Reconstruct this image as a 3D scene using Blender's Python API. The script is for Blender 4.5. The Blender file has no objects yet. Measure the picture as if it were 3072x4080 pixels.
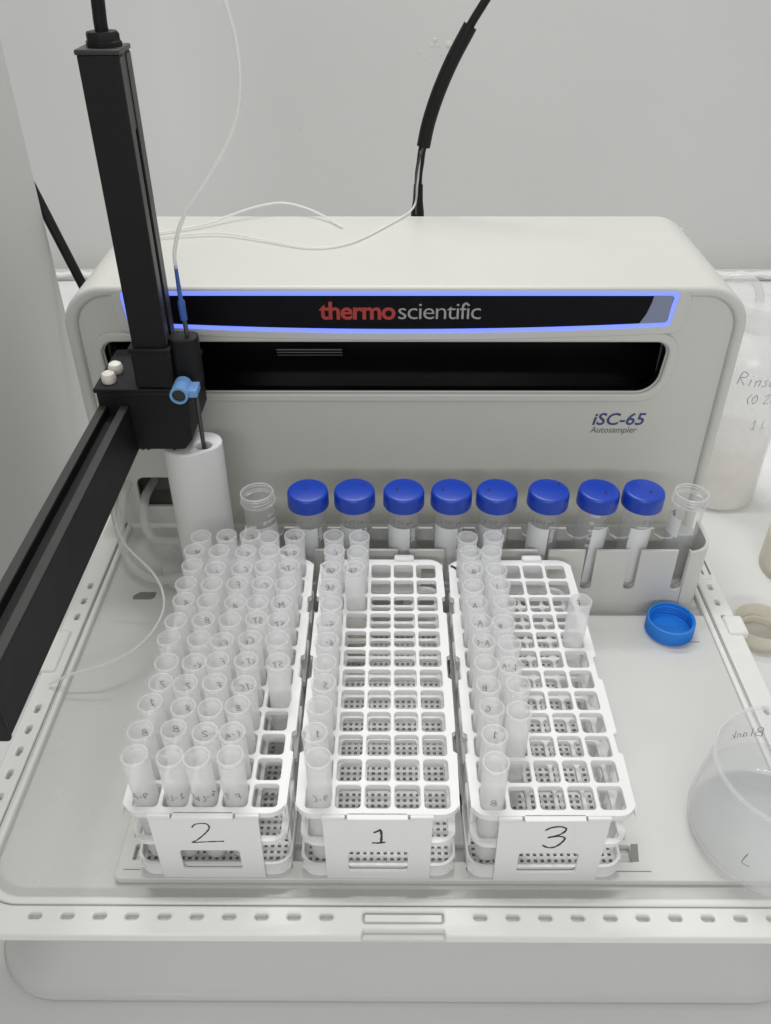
import bpy, bmesh, math, random
from mathutils import Vector, Matrix, Euler
R_ = math.radians
random.seed(7)
scene = bpy.context.scene
col = scene.collection

# ---------------------------------------------------------------- camera
cd = bpy.data.cameras.new('camera'); cam = bpy.data.objects.new('camera', cd); col.objects.link(cam)
cam.location = (0.0077277, -0.4553438, 0.5533243)
cam.rotation_euler = (0.9374102, 0.0017710, 0.0053125)
cd.sensor_fit = 'VERTICAL'; cd.sensor_height = 24.0; cd.lens = 24.0 * 3400 / 4080
cd.clip_start = 0.01; cd.clip_end = 50
scene.camera = cam

# ---------------------------------------------------------------- light
w = bpy.data.worlds.new('World'); scene.world = w; w.use_nodes = True
bg = w.node_tree.nodes['Background']; bg.inputs[0].default_value = (0.99, 1.0, 0.995, 1); bg.inputs[1].default_value = 0.41

def area(name, loc, target, sx, sy, power, color=(1, 1, .985)):
    l = bpy.data.lights.new(name, 'AREA'); l.shape = 'RECTANGLE'; l.size = sx; l.size_y = sy
    l.energy = power; l.color = color
    o = bpy.data.objects.new(name, l); col.objects.link(o); o.location = loc
    o.rotation_euler = (Vector(target) - Vector(loc)).to_track_quat('-Z', 'Y').to_euler()
    return o
area('ceiling_lamp', (0.0, 0.42, 2.20), (0.0, 0.0, 0.0), 1.2, 0.12, 14.5)
area('wall_lamp', (-0.10, 1.18, 2.10), (0.0, 0.1, 0.0), 1.2, 0.12, 14.0)
area('room_lamp', (-0.3, -3.3, 2.00), (0.0, 0.3, 0.1), 2.4, 0.12, 36.0)

scene.view_settings.view_transform = 'Standard'; scene.view_settings.look = 'None'
scene.view_settings.exposure = 0.12; scene.view_settings.gamma = 1.0
scene.cycles.transparent_max_bounces = 64
scene.cycles.max_bounces = 24; scene.cycles.diffuse_bounces = 20; scene.cycles.glossy_bounces = 4
scene.cycles.transmission_bounces = 8
scene.cycles.caustics_reflective = False; scene.cycles.caustics_refractive = False
scene.cycles.use_denoising = True

# ---------------------------------------------------------------- materials
def nt(name):
    m = bpy.data.materials.new(name); m.use_nodes = True
    return m, m.node_tree, m.node_tree.nodes['Principled BSDF']
def mat(name, c, rough=.5, metal=0, var=.04, scale=18, bump=0, bscale=300, spec=.5, emit=None, estr=1, sss=0):
    m, t, b = nt(name)
    b.inputs['Roughness'].default_value = rough; b.inputs['Metallic'].default_value = metal
    b.inputs['Specular IOR Level'].default_value = spec
    tc = t.nodes.new('ShaderNodeTexCoord')
    n = t.nodes.new('ShaderNodeTexNoise'); n.inputs['Scale'].default_value = scale; n.inputs['Detail'].default_value = 5
    t.links.new(tc.outputs['Object'], n.inputs['Vector'])
    mx = t.nodes.new('ShaderNodeMix'); mx.data_type = 'RGBA'
    mx.inputs[6].default_value = (*[max(0, x * (1 - var)) for x in c], 1)
    mx.inputs[7].default_value = (*[min(1, x * (1 + var)) for x in c], 1)
    t.links.new(n.outputs['Fac'], mx.inputs[0]); t.links.new(mx.outputs[2], b.inputs['Base Color'])
    mr = t.nodes.new('ShaderNodeMapRange'); mr.inputs[3].default_value = max(0, rough - .06); mr.inputs[4].default_value = min(1, rough + .06)
    t.links.new(n.outputs['Fac'], mr.inputs[0]); t.links.new(mr.outputs[0], b.inputs['Roughness'])
    if bump:
        n2 = t.nodes.new('ShaderNodeTexNoise'); n2.inputs['Scale'].default_value = bscale; n2.inputs['Detail'].default_value = 3
        t.links.new(tc.outputs['Object'], n2.inputs['Vector'])
        bp = t.nodes.new('ShaderNodeBump'); bp.inputs['Strength'].default_value = bump; bp.inputs['Distance'].default_value = .001
        t.links.new(n2.outputs['Fac'], bp.inputs['Height']); t.links.new(bp.outputs[0], b.inputs['Normal'])
    if emit:
        b.inputs['Emission Color'].default_value = (*emit, 1); b.inputs['Emission Strength'].default_value = estr
    if sss:
        b.inputs['Subsurface Weight'].default_value = sss; b.inputs['Subsurface Radius'].default_value = (.01, .01, .01); b.inputs['Subsurface Scale'].default_value = .5
    return m
def milky(name, c, opac, trans=.5, rough=.3, tint=(1, 1, 1), spec=.35, var=.1):
    """thin-walled translucent plastic: part clear, part scattering, with a Fresnel coat"""
    m = bpy.data.materials.new(name); m.use_nodes = True; t = m.node_tree; t.nodes.clear()
    N = t.nodes.new; L = t.links.new
    out = N('ShaderNodeOutputMaterial'); tr = N('ShaderNodeBsdfTransparent'); tr.inputs[0].default_value = (*tint, 1)
    d = N('ShaderNodeBsdfDiffuse'); d.inputs[0].default_value = (*c, 1)
    tl = N('ShaderNodeBsdfTranslucent'); tl.inputs[0].default_value = (*c, 1)
    m1 = N('ShaderNodeMixShader'); m1.inputs[0].default_value = trans; L(d.outputs[0], m1.inputs[1]); L(tl.outputs[0], m1.inputs[2])
    tc = N('ShaderNodeTexCoord'); n = N('ShaderNodeTexNoise'); n.inputs['Scale'].default_value = 60; L(tc.outputs['Object'], n.inputs['Vector'])
    mr = N('ShaderNodeMapRange'); mr.inputs[3].default_value = opac * (1 - var); mr.inputs[4].default_value = min(1, opac * (1 + var)); L(n.outputs['Fac'], mr.inputs[0])
    m2 = N('ShaderNodeMixShader'); L(mr.outputs[0], m2.inputs[0]); L(tr.outputs[0], m2.inputs[1]); L(m1.outputs[0], m2.inputs[2])
    g = N('ShaderNodeBsdfGlossy'); g.inputs['Roughness'].default_value = rough
    f0 = N('ShaderNodeLayerWeight'); f0.inputs[0].default_value = .5
    f1 = N('ShaderNodeMath'); f1.operation = 'POWER'; f1.inputs[1].default_value = 4.5; L(f0.outputs['Facing'], f1.inputs[0])
    f = N('ShaderNodeMath'); f.operation = 'MULTIPLY_ADD'; f.inputs[1].default_value = .55; f.inputs[2].default_value = .045; L(f1.outputs[0], f.inputs[0])
    ml = N('ShaderNodeMath'); ml.operation = 'MULTIPLY'; ml.inputs[1].default_value = spec; L(f.outputs[0], ml.inputs[0])
    m3 = N('ShaderNodeMixShader'); L(ml.outputs[0], m3.inputs[0]); L(m2.outputs[0], m3.inputs[1]); L(g.outputs[0], m3.inputs[2])
    L(m3.outputs[0], out.inputs[0])
    return m
MT = dict(
    putty=mat('putty_enamel', (.60, .595, .56), .38, var=.035, scale=6, bump=.04, bscale=900),
    puttyfront=mat('putty_front', (.60, .594, .556), .36, var=.035, scale=6, bump=.04, bscale=900),
    tray=mat('tray_plastic', (.60, .60, .575), .28, var=.06, scale=7, bump=.03, bscale=700),
    lip=mat('lip_plastic', (.74, .74, .71), .4, var=.02, scale=9),
    base=mat('base_plastic', (.56, .56, .55), .16, var=.03, scale=6),
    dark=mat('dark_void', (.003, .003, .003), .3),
    grey=mat('mark_and_shade_grey', (.19, .19, .175), .5),  # smear and mat marks, and shade painted into the hole and grooves
    blackgloss=mat('black_glass', (.006, .006, .007), .12),
    display=mat('display_black', (.005, .005, .007), .45, spec=.12),
    displaygrey=mat('display_smoke', (.22, .25, .36), .3),
    black=mat('black_anodised', (.007, .007, .0075), .55, var=.2, scale=60, bump=.1, bscale=1500, spec=.32),
    blackedge=mat('black_satin', (.034, .033, .031), .42, var=.1, scale=60),
    cable=mat('black_rubber', (.005, .005, .005), .5, spec=.3),
    rack=mat('rack_white', (.78, .78, .775), .42, var=.02, scale=30),
    ink=mat('marker_ink', (.025, .025, .025), .6),
    inkfaint=mat('marker_ink_faint', (.17, .17, .17), .6, var=.3, scale=400),
    inkgrey=mat('marker_ink_grey', (.18, .18, .18), .6, var=.3, scale=400),
    bluecap=mat('blue_cap', (.008, .048, .40), .30, var=.05, scale=20),
    blueink=mat('cap_scribble', (.008, .015, .10), .5),
    bluecap2=mat('bright_blue_cap', (.012, .21, .70), .38, var=.05, scale=20),
    blueclip=mat('light_blue_clip', (.17, .36, .66), .4),
    bluesleeve=mat('blue_sleeve', (.035, .10, .36), .4),
    needle=mat('grey_needle', (.10, .10, .105), .35, metal=.6),
    screw=mat('nylon_screw', (.80, .77, .68), .45),
    rinse=mat('rinse_white', (.74, .74, .73), .5, var=.02, sss=.15),
    wall=mat('wall_paint', (.60, .60, .588), .55, var=.05, scale=2.2, bump=.22, bscale=28),
    panel=mat('panel_paint', (.56, .56, .545), .5, var=.03, scale=2),
    bench=mat('bench_white', (.78, .78, .775), .18, var=.02, scale=4),
    ledge=mat('ledge_white', (.80, .80, .78), .5),
    chip=mat('plaster_chip', (.60, .595, .57), .8),
    red=mat('logo_red', (.40, .040, .032), .5),
    logogrey=mat('logo_grey', (.36, .36, .35), .5),
    navy=mat('print_navy', (.055, .07, .19), .5),
    printgrey=mat('print_grey', (.13, .13, .135), .5),
    white=mat('label_white', (.74, .75, .76), .55, var=.02),
    printwhite=mat('print_white', (.62, .63, .63), .5),
    glow=mat('status_light', (.1, .15, .8), .4, emit=(.17, .24, 1.0), estr=1.05),
    ptfe=milky('capillary', (.90, .90, .88), .72, .3),
    pp=milky('polypropylene', (.99, .992, .99), .54, .5, .3),
    ppin=milky('polypropylene_inside', (.99, .992, .99), .04, .5, .3),
    pprim=milky('polypropylene_rim', (.99, .99, .99), .34, .5, .3),
    clear=milky('clear_tube', (.96, .97, .98), .07, .5, .12, spec=.7),
    clearrim=milky('clear_rim', (.92, .93, .93), .34, .5, .15, spec=.8),
    liquid=milky('water', (.92, .94, .97), .05, .5, .05, tint=(.985, .99, .995), spec=.6),
    yellow=milky('yellow_liquid', (.80, .72, .40), .70, .5, .2),
    cloudy=milky('cloudy_liquid', (.985, .985, .98), .15, .5, .3),
    hose=milky('hose', (.88, .89, .87), .40, .5, .12, spec=.8),
    beaker=milky('beaker_plastic', (.99, .99, .995), .13, .5, .15, spec=.7),
    beakerrim=milky('beaker_rim', (.97, .975, .98), .32, .5, .15, spec=.8),
    bottle=milky('bottle_plastic', (.99, .99, .985), .35, .5, .25, spec=.6),
    bottlelow=milky('bottle_liquid', (.95, .92, .88), .70, .5, .25, spec=.4),
    capclear=milky('cap_clear', (.88, .855, .77), .78, .5, .25, spec=.6),
    streakmetal=mat('streak_metal', (.16, .16, .16), .3, metal=1),
)

# ---------------------------------------------------------------- mesh helpers
class MB:
    def __init__(s): s.v = []; s.f = []
    def add(s, vs, fs):
        o = len(s.v); s.v += [tuple(v) for v in vs]; s.f += [tuple(i + o for i in f) for f in fs]; return s
    def box(s, x0, x1, y0, y1, z0, z1):
        return s.add([(x0, y0, z0), (x1, y0, z0), (x1, y1, z0), (x0, y1, z0), (x0, y0, z1), (x1, y0, z1), (x1, y1, z1), (x0, y1, z1)],
                     [(0, 3, 2, 1), (4, 5, 6, 7), (0, 1, 5, 4), (1, 2, 6, 5), (2, 3, 7, 6), (3, 0, 4, 7)])
    def lathe(s, prof, n=32, c=(0, 0, 0)):
        vs = []; fs = []; idx = []
        for r, z in prof:
            if r < 1e-6: idx.append([len(vs)]); vs.append((c[0], c[1], c[2] + z))
            else:
                idx.append([len(vs) + k for k in range(n)])
                vs += [(c[0] + r * math.cos(2 * math.pi * k / n), c[1] + r * math.sin(2 * math.pi * k / n), c[2] + z) for k in range(n)]
        for a, b in zip(idx, idx[1:]):
            for k in range(n):
                k2 = (k + 1) % n
                if len(a) == 1 and len(b) == 1: continue
                if len(a) == 1: fs.append((a[0], b[k2], b[k]))
                elif len(b) == 1: fs.append((a[k], a[k2], b[0]))
                else: fs.append((a[k], a[k2], b[k2], b[k]))
        return s.add(vs, fs)
    def prism(s, poly, fn, a, b):
        """extrude 2-D polygon; fn(u,v,t) -> xyz"""
        n = len(poly)
        vs = [fn(u, v, a) for u, v in poly] + [fn(u, v, b) for u, v in poly]
        return s.add(vs, [tuple(range(n))[::-1], tuple(range(n, 2 * n))] + [(k, (k + 1) % n, n + (k + 1) % n, n + k) for k in range(n)])
    def sweep(s, pts, r, n=10, cap=True):
        pts = [Vector(p) for p in pts]; m = len(pts)
        rr = r if isinstance(r, (list, tuple)) else [r] * m
        up = None; vs = []
        for i, p in enumerate(pts):
            t = (pts[min(i + 1, m - 1)] - pts[max(i - 1, 0)]).normalized()
            if up is None:
                up = t.orthogonal().normalized()
            up = (up - t * up.dot(t)).normalized(); sd = t.cross(up)
            for k in range(n):
                a = 2 * math.pi * k / n
                vs.append(p + (up * math.cos(a) + sd * math.sin(a)) * rr[i])
        fs = [(i * n + k, i * n + (k + 1) % n, (i + 1) * n + (k + 1) % n, (i + 1) * n + k) for i in range(m - 1) for k in range(n)]
        if cap: fs += [tuple(range(n))[::-1], tuple(range((m - 1) * n, m * n))]
        return s.add(vs, fs)
    def mesh(s, name):
        me = bpy.data.meshes.new(name); me.from_pydata(s.v, [], s.f); me.update()
        bm = bmesh.new(); bm.from_mesh(me); bmesh.ops.recalc_face_normals(bm, faces=bm.faces); bm.to_mesh(me); bm.free()
        return me
def link(name, me, m, parent=None, smooth=True, ang=35, loc=None):
    if m and not me.materials: me.materials.append(m)
    if smooth:
        me.polygons.foreach_set('use_smooth', [True] * len(me.polygons)); me.set_sharp_from_angle(angle=R_(ang))
    o = bpy.data.objects.new(name, me); col.objects.link(o)
    if parent: o.parent = parent
    if loc: o.location = loc
    return o
def obj(name, mb, m, parent=None, bevel=0, seg=2, ang=35, loc=None):
    o = link(name, mb.mesh(name), m, parent, True, ang, loc)
    if bevel:
        b = o.modifiers.new('bevel', 'BEVEL'); b.width = bevel; b.segments = seg; b.limit_method = 'ANGLE'; b.angle_limit = R_(40)
    return o
def thing(name, label, cat, loc=(0, 0, 0), group=None):
    o = bpy.data.objects.new(name, None); col.objects.link(o); o.location = loc; o.empty_display_size = .02
    return tag(o, label, cat, group)
def tag(o, label, cat, group=None):
    o['label'] = label; o['category'] = cat
    if group: o['group'] = group
    return o
def struct(o): o['kind'] = 'structure'; return o

def rrect(x0, x1, y0, y1, r, n=8):
    """rounded rectangle, r scalar or (bl, br, tr, tl)"""
    if not isinstance(r, (list, tuple)): r = (r,) * 4
    out = []
    for (cx, cy, sx, sy, a0), q in zip(((x0, y0, 1, 1, 180), (x1, y0, -1, 1, 270), (x1, y1, -1, -1, 0), (x0, y1, 1, -1, 90)), r):
        if q <= 1e-6: out.append((cx, cy)); continue
        for k in range(n + 1):
            a = R_(a0 + 90 * k / n); out.append((cx + sx * q + q * math.cos(a), cy + sy * q + q * math.sin(a)))
    return out
def stadium(cx, cy, lx, ly, n=6):
    return rrect(cx - lx / 2, cx + lx / 2, cy - ly / 2, cy + ly / 2, min(lx, ly) / 2 * .98, n)
def plate_mesh(name, loops, thick, bevel=0, res=2):
    """flat filled shape with holes in XY, centred on z=0 (2-D curve fill), as a mesh"""
    c = bpy.data.curves.new(name, 'CURVE'); c.dimensions = '2D'; c.fill_mode = 'BOTH'
    c.extrude = max(thick / 2 - bevel, 0); c.bevel_depth = bevel; c.bevel_resolution = res; c.offset = -bevel
    for lp in loops:
        sp = c.splines.new('POLY'); sp.points.add(len(lp) - 1)
        for p, q in zip(sp.points, lp): p.co = (q[0], q[1], 0, 1)
        sp.use_cyclic_u = True
    o = bpy.data.objects.new(name, c); col.objects.link(o)
    dg = bpy.context.evaluated_depsgraph_get(); dg.update()
    me = bpy.data.meshes.new_from_object(o.evaluated_get(dg)); me.name = name
    bpy.data.objects.remove(o); bpy.data.curves.remove(c)
    me.materials.clear()
    return me
XZ = Matrix(((1, 0, 0, 0), (0, 0, -1, 0), (0, 1, 0, 0), (0, 0, 0, 1)))   # plate (x,y) -> (x, ., z), its +z face looks to -y
def plate(name, loops, thick, m, parent=None, bevel=0, at=0.0, axis='z', res=2):
    me = plate_mesh(name, loops, thick, bevel, res)
    if axis == 'y': me.transform(XZ); me.transform(Matrix.Translation((0, at, 0)))
    else: me.transform(Matrix.Translation((0, 0, at)))
    return link(name, me, m, parent, True, 40)
def text_mesh(s, size, bold=0, shear=0, space=1.0):
    c = bpy.data.curves.new('t', 'FONT'); c.body = s; c.size = size; c.offset = bold; c.shear = shear; c.space_character = space
    c.resolution_u = 3; c.fill_mode = 'FRONT'
    o = bpy.data.objects.new('t', c); col.objects.link(o)
    dg = bpy.context.evaluated_depsgraph_get(); dg.update()
    me = bpy.data.meshes.new_from_object(o.evaluated_get(dg)); me.materials.clear()
    bpy.data.objects.remove(o); bpy.data.curves.remove(c)
    return me
def text_fit(s, x0, x1, z0, y, m, parent, name, bold=0, shear=0, height=None, space=1.0):
    me = text_mesh(s, .02, bold, shear, space)
    xs = [v.co.x for v in me.vertices]; a, b = min(xs), max(xs); k = (x1 - x0) / (b - a)
    ks = k
    if height:
        ys = [v.co.y for v in me.vertices]; ks = height / max(ys)
    for v in me.vertices: v.co = Vector((x0 + (v.co.x - a) * k, y, z0 + v.co.y * ks))
    return link(name, me, m, parent, False)
def smooth_path(pts, n=8):
    P = [Vector(p) for p in pts]; P = [2 * P[0] - P[1]] + P + [2 * P[-1] - P[-2]]; out = []
    for i in range(1, len(P) - 2):
        a, b, c, d = P[i - 1:i + 3]
        for k in range(n):
            t = k / n
            out.append(.5 * ((2 * b) + (c - a) * t + (2 * a - 5 * b + 4 * c - d) * t * t + (3 * b - a - 3 * c + d) * t ** 3))
    out.append(P[-2]); return out

# ---- handwriting: a small stroke alphabet drawn as ribbons
G = {
 'A': [[(0, 0), (.3, 1), (.6, 0)], [(.12, .4), (.5, .38)]], 'B': [[(0, 0), (0, 1), (.4, .95), (.45, .7), (.05, .52), (.5, .45), (.55, .15), (0, 0)]],
 'C': [[(.5, .9), (.25, 1), (.02, .6), (.1, .1), (.5, .05)]], 'F': [[(0, 0), (.02, 1), (.5, .98)], [(.02, .55), (.4, .52)]],
 'S': [[(.5, .9), (.2, 1), (.05, .75), (.45, .4), (.4, .05), (0, .08)]], 'T': [[(0, .95), (.6, 1)], [(.3, .97), (.28, 0)]],
 'R': [[(.05, 0), (.1, 1), (.45, .95), (.45, .65), (.1, .52), (.55, 0)]], 'G': [[(.5, .9), (.2, 1), (0, .5), (.2, 0), (.5, .1), (.5, .42), (.3, .42)]],
 'L': [[(.05, 1), (0, .05), (.45, .02)]], 'M': [[(0, 0), (.1, 1), (.35, .4), (.6, 1), (.7, 0)]], 'W': [[(0, 1), (.15, 0), (.35, .6), (.55, 0), (.75, 1)]],
 'X': [[(0, 0), (.5, 1)], [(0, 1), (.5, 0)]], 'P': [[(0, 0), (.05, 1), (.45, .9), (.4, .55), (.05, .5)]], 'I': [[(0, 0), (.05, 1)]], 'E': [[(.5, 1), (0, 1), (0, 0), (.5, 0)], [(0, .5), (.4, .5)]],
 '0': [[(.25, 1), (0, .5), (.25, 0), (.5, .5), (.25, 1)]], '1': [[(0, .75), (.22, 1), (.24, 0)], [(.02, 0), (.46, .02)]],
 '2': [[(0, .75), (.15, .98), (.42, .95), (.45, .7), (.02, .02), (.6, .06)]], '3': [[(.02, .85), (.3, 1), (.55, .85), (.2, .52), (.6, .4), (.4, .03), (0, .1)]],
 '4': [[(.35, 1), (0, .35), (.55, .35)], [(.4, .7), (.36, 0)]], '5': [[(.5, 1), (.1, 1), (.05, .6), (.45, .5), (.4, .05), (0, .05)]],
 '6': [[(.4, 1), (.05, .5), (.1, .05), (.45, .1), (.4, .45), (.05, .35)]], '7': [[(0, 1), (.5, .98), (.15, 0)]],
 '8': [[(.25, .52), (.05, .8), (.3, 1), (.45, .8), (.05, .25), (.25, 0), (.5, .25), (.25, .52)]], '9': [[(.45, .6), (.1, .55), (.1, .9), (.4, .98), (.45, .6), (.35, 0)]],
 '-': [[(.05, .45), (.4, .48)]], '.': [[(.1, 0), (.14, .06)]], '(': [[(.25, 1.1), (.02, .5), (.25, -.1)]], ')': [[(0, 1.1), (.22, .5), (0, -.1)]], '%': [[(0, 0), (.5, 1)], [(.05, .85), (.15, .95), (.15, .8), (.05, .85)], [(.4, .15), (.5, .2), (.48, .05), (.4, .15)]],
 'i': [[(.1, .55), (.12, 0)], [(.1, .75), (.13, .8)]], 'n': [[(0, .5), (.03, 0)], [(.03, .4), (.25, .52), (.3, 0)]], 's': [[(.3, .5), (.05, .42), (.28, .15), (0, .0)]], 'e': [[(0, .3), (.3, .35), (.2, .55), (0, .3), (.1, 0), (.35, .1)]],
 'l': [[(.05, 1), (.1, 0)]], 'a': [[(.3, .5), (.05, .4), (.05, .05), (.28, .15), (.3, .5), (.36, 0)]], 'k': [[(0, 1), (.03, 0)], [(.3, .55), (.05, .28), (.35, 0)]], 'p': [[(0, .5), (.02, -.4)], [(0, .4), (.28, .5), (.28, .1), (.02, .05)]], 'b': [[(0, 1), (.02, 0), (.3, .1), (.28, .45), (.02, .4)]], 'o': [[(.15, .5), (0, .25), (.15, 0), (.32, .25), (.15, .5)]], ' ': [],
}
def write_mesh(name, text, h, wd, fn, center=True, slant=.1, jit=.03, sub=4):
    """fn(u, v) -> xyz on the surface that carries the ink"""
    strokes = []; x = 0
    for ch in text:
        gl = G.get(ch, []); mxw = max([p[0] for s_ in gl for p in s_] + [.25])
        for s_ in gl:
            strokes.append([((x + p[0] + slant * p[1] + random.uniform(-jit, jit)) * h, (p[1] + random.uniform(-jit, jit)) * h) for p in s_])
        x += mxw + .22
    wtot = (x - .22) * h; mb = MB()
    for st in strokes:
        P = smooth_path([(a - (wtot / 2 if center else 0), b, 0) for a, b in st], sub) if len(st) > 1 else []
        vs = []; n = len(P)
        for i, p in enumerate(P):
            t = (P[min(i + 1, n - 1)] - P[max(i - 1, 0)]); t = t.normalized() if t.length > 1e-9 else Vector((1, 0, 0))
            q = Vector((-t.y, t.x, 0)) * wd / 2 * random.uniform(.8, 1.1)
            vs += [fn(p.x + q.x, p.y + q.y), fn(p.x - q.x, p.y - q.y)]
        mb.add(vs, [(2 * i, 2 * i + 1, 2 * i + 3, 2 * i + 2) for i in range(n - 1)])
    return mb
def cyl(cx, cy, r, z0, a0=0, e=.00018):
    """surface of an upright cylinder; a0 in degrees from the side that faces -y"""
    return lambda u, v: (cx + (r + e) * math.sin(R_(a0) + u / r), cy - (r + e) * math.cos(R_(a0) + u / r), z0 + v)
def scribe(name, text, h, wd, fn, m, parent, **k):
    return link(name, write_mesh(name, text, h, wd, fn, **k).mesh(name), m, parent, False)

# ================================================================ SETTING
BZ = -.110
mb = MB().box(-1.6, 1.6, -.75, 1.30, BZ - .04, BZ)
bench = struct(obj('bench', mb, MT['bench'], bevel=.003))
mb = MB().box(-1.6, 1.6, 1.30, 1.36, BZ - .3, 1.9)
wallb = struct(obj('wall_back', mb, MT['wall']))
# low upstand along the wall, with a ragged white filler line on its top
mb = MB().box(-1.6, 1.6, 1.262, 1.2999, BZ + .0005, BZ + .012)
obj('upstand', mb, MT['wall'], wallb, bevel=.002)
mb = MB(); n = 160; pts = []
for i in range(n + 1):
    x = -1.5 + 3 * i / n
    pts.append((x, 1.262 + random.uniform(-.004, .002), BZ + .012 + random.uniform(-.001, .004)))
mb.sweep(pts, [.007 * random.uniform(.7, 1.3) for _ in pts], 6)
obj('filler_line', mb, MT['ledge'], wallb)
for (x, z, s) in ((.115, .320, .010), (.094, .318, .005), (.088, .328, .006), (.083, .318, .004), (.100, .303, .004), (.060, .306, .003), (.070, .296, .003), (-.165, .178, .004), (.395, .14, .003), (.285, .09, .003), (.02, .285, .002)):
    mb = MB(); k = 9
    ring = [(x + s * random.uniform(.5, 1.2) * math.cos(2 * math.pi * i / k), z + .7 * s * random.uniform(.5, 1.2) * math.sin(2 * math.pi * i / k)) for i in range(k)]
    vs = [(a, 1.2998, b) for a, b in ring] + [(x + (a - x) * .6, 1.2998 - s * .16, z + (b - z) * .6) for a, b in ring]
    mb.add(vs, [tuple(range(k, 2 * k))] + [(i, (i + 1) % k, k + (i + 1) % k, k + i) for i in range(k)])
    obj('paint_chip', mb, MT['chip'], wallb)
mb = MB().box(-.425, -.40, -.75, .555, BZ + .0005, .95)
struct(obj('wall_left', mb, MT['panel'], bevel=.002))

# ================================================================ AUTOSAMPLER
XC = .0205; YF = .272; ZTOP = .2665
AS = thing('autosampler', 'putty grey autosampler with glowing blue display frame, black gantry arm and slotted sample tray', 'autosampler', (XC, .2, BZ))
def AP(o):       # parent while keeping world coordinates
    o.parent = AS; o.matrix_parent_inverse = Matrix.Translation((-XC, -.2, -BZ)); return o
def sub(o, p): o.parent = p; return o
# housing shell
outer = rrect(-.2905, .3325, -.07, ZTOP, (.01, .01, .041, .041), 14)
inner = rrect(-.279, .322, -.06, ZTOP - .010, (.008, .008, .032, .032), 14)
me = plate_mesh('housing', [outer, inner], .204, .0045, 5); me.transform(XZ); me.transform(Matrix.Translation((0, YF + .102, 0)))
housing = AP(link('housing', me, MT['putty'], None, True, 40))
slot = rrect(-.258, .2655, .1605, .2115, (.018, .018, .012, .012), 8)
slot = [(x + (.005 if x > 0 else -.003) * (z - .1605) / .051 - (.004 if x > 0 else 0), z) for x, z in slot]
hatch = rrect(-.256, -.190, .022, .059, .009, 6)
fp = plate('front_panel', [rrect(-.2795, .3225, -.06, ZTOP - .0095, (.008, .008, .0325, .0325), 14), slot, hatch], .006, MT['puttyfront'], None, .0015, YF + .0075, 'y')
sub(fp, housing)
mb = MB().box(-.278, .321, YF + .19, YF + .196, -.06, ZTOP - .011); sub(obj('rear_panel', mb, MT['putty']), housing)
# slot interior
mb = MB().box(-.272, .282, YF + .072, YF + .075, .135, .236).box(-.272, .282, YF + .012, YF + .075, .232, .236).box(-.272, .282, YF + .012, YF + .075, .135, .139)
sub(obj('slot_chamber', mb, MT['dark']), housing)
for z, y, r in ((.1835, .048, .0016), (.1795, .050, .0012), (.1755, .052, .0008)):  # added rods in place of lamp reflections streaking the black slot
    sub(obj('streak_rod', MB().sweep([(-.105, YF + y, z), (-.040, YF + y, z)], r, 10), MT['streakmetal']), housing)
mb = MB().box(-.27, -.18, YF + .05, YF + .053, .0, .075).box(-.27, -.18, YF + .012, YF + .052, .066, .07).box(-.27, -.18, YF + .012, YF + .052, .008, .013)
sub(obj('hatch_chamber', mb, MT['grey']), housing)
# raised bezels round the slot and the display
def offs(loop, d):
    n = len(loop); cx = sum(p[0] for p in loop) / n; out = []
    for i in range(n):
        a = Vector(loop[i - 1]); b = Vector(loop[i]); c = Vector(loop[(i + 1) % n])
        t = (c - a); nrm = Vector((t.y, -t.x)).normalized() if t.length > 1e-9 else Vector((0, 0))
        out.append((b.x + nrm.x * d, b.y + nrm.y * d))
    return out
lin = plate('slot_dark_ring', [offs(slot, .0002), offs(slot, -.0005)], .0085, MT['dark'], None, 0, YF + .0100, 'y'); sub(lin, housing)  # black ring added so the slot's cut edge does not look lit
sb = plate('slot_bezel', [offs(slot, .0105), offs(slot, .0012)], .006, MT['puttyfront'], None, .0026, YF + .0035, 'y', 4); sub(sb, housing)
NB = 24
def band(x0, x1, zt, ze, zc, r, skew=.003):
    """display outline: straight top, ends leaning in, bowed lower edge"""
    L_ = [(x0 + skew + .001, ze + r)]
    L_ = []
    for k in range(5): a = R_(180 + 90 * k / 4); L_.append((x0 + skew + r + r * math.cos(a), ze + r + r * math.sin(a)))
    for k in range(1, NB): t = k / NB; x = x0 + skew + r + (x1 - x0 - 2 * skew - 2 * r) * t; L_.append((x, ze - (ze - zc) * (1 - (2 * t - 1) ** 2)))
    for k in range(5): a = R_(270 + 90 * k / 4); L_.append((x1 - skew - r + r * math.cos(a), ze + r + r * math.sin(a)))
    for k in range(5): a = R_(90 * k / 4); L_.append((x1 - r + r * math.cos(a), zt - r + r * math.sin(a)))
    for k in range(5): a = R_(90 + 90 * k / 4); L_.append((x0 + r + r * math.cos(a), zt - r + r * math.sin(a)))
    return L_
b_out = band(-.2335, .2645, .2625, .2300, .2235, .004); b_in = band(-.2296, .2606, .2590, .2335, .2269, .003)
bz = plate('display_bezel', [band(-.244, .2775, .2630, .2215, .2145, .010), offs(b_out, -.0004)], .006, MT['puttyfront'], None, .0022, YF + .0028, 'y', 4); sub(bz, housing)
disp = AP(plate('display', [offs(b_in, -.0002)], .004, MT['display'], None, 0, YF + .0010, 'y'))
sub(plate('light_frame', [b_out, b_in], .0042, MT['glow'], None, 0, YF + .0008, 'y'), disp)
xr = .2597
gp = [(xr - .0262, .2329), (xr - .0035, .2337), (xr - .0012, .236), (xr, .2582), (xr - .001, .2592), (xr - .0175, .2592), (xr - .0185, .2525), (xr - .0215, .242)]
sub(plate('display_window', [gp], .0006, MT['displaygrey'], None, 0, YF - .0014, 'y'), disp)
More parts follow.
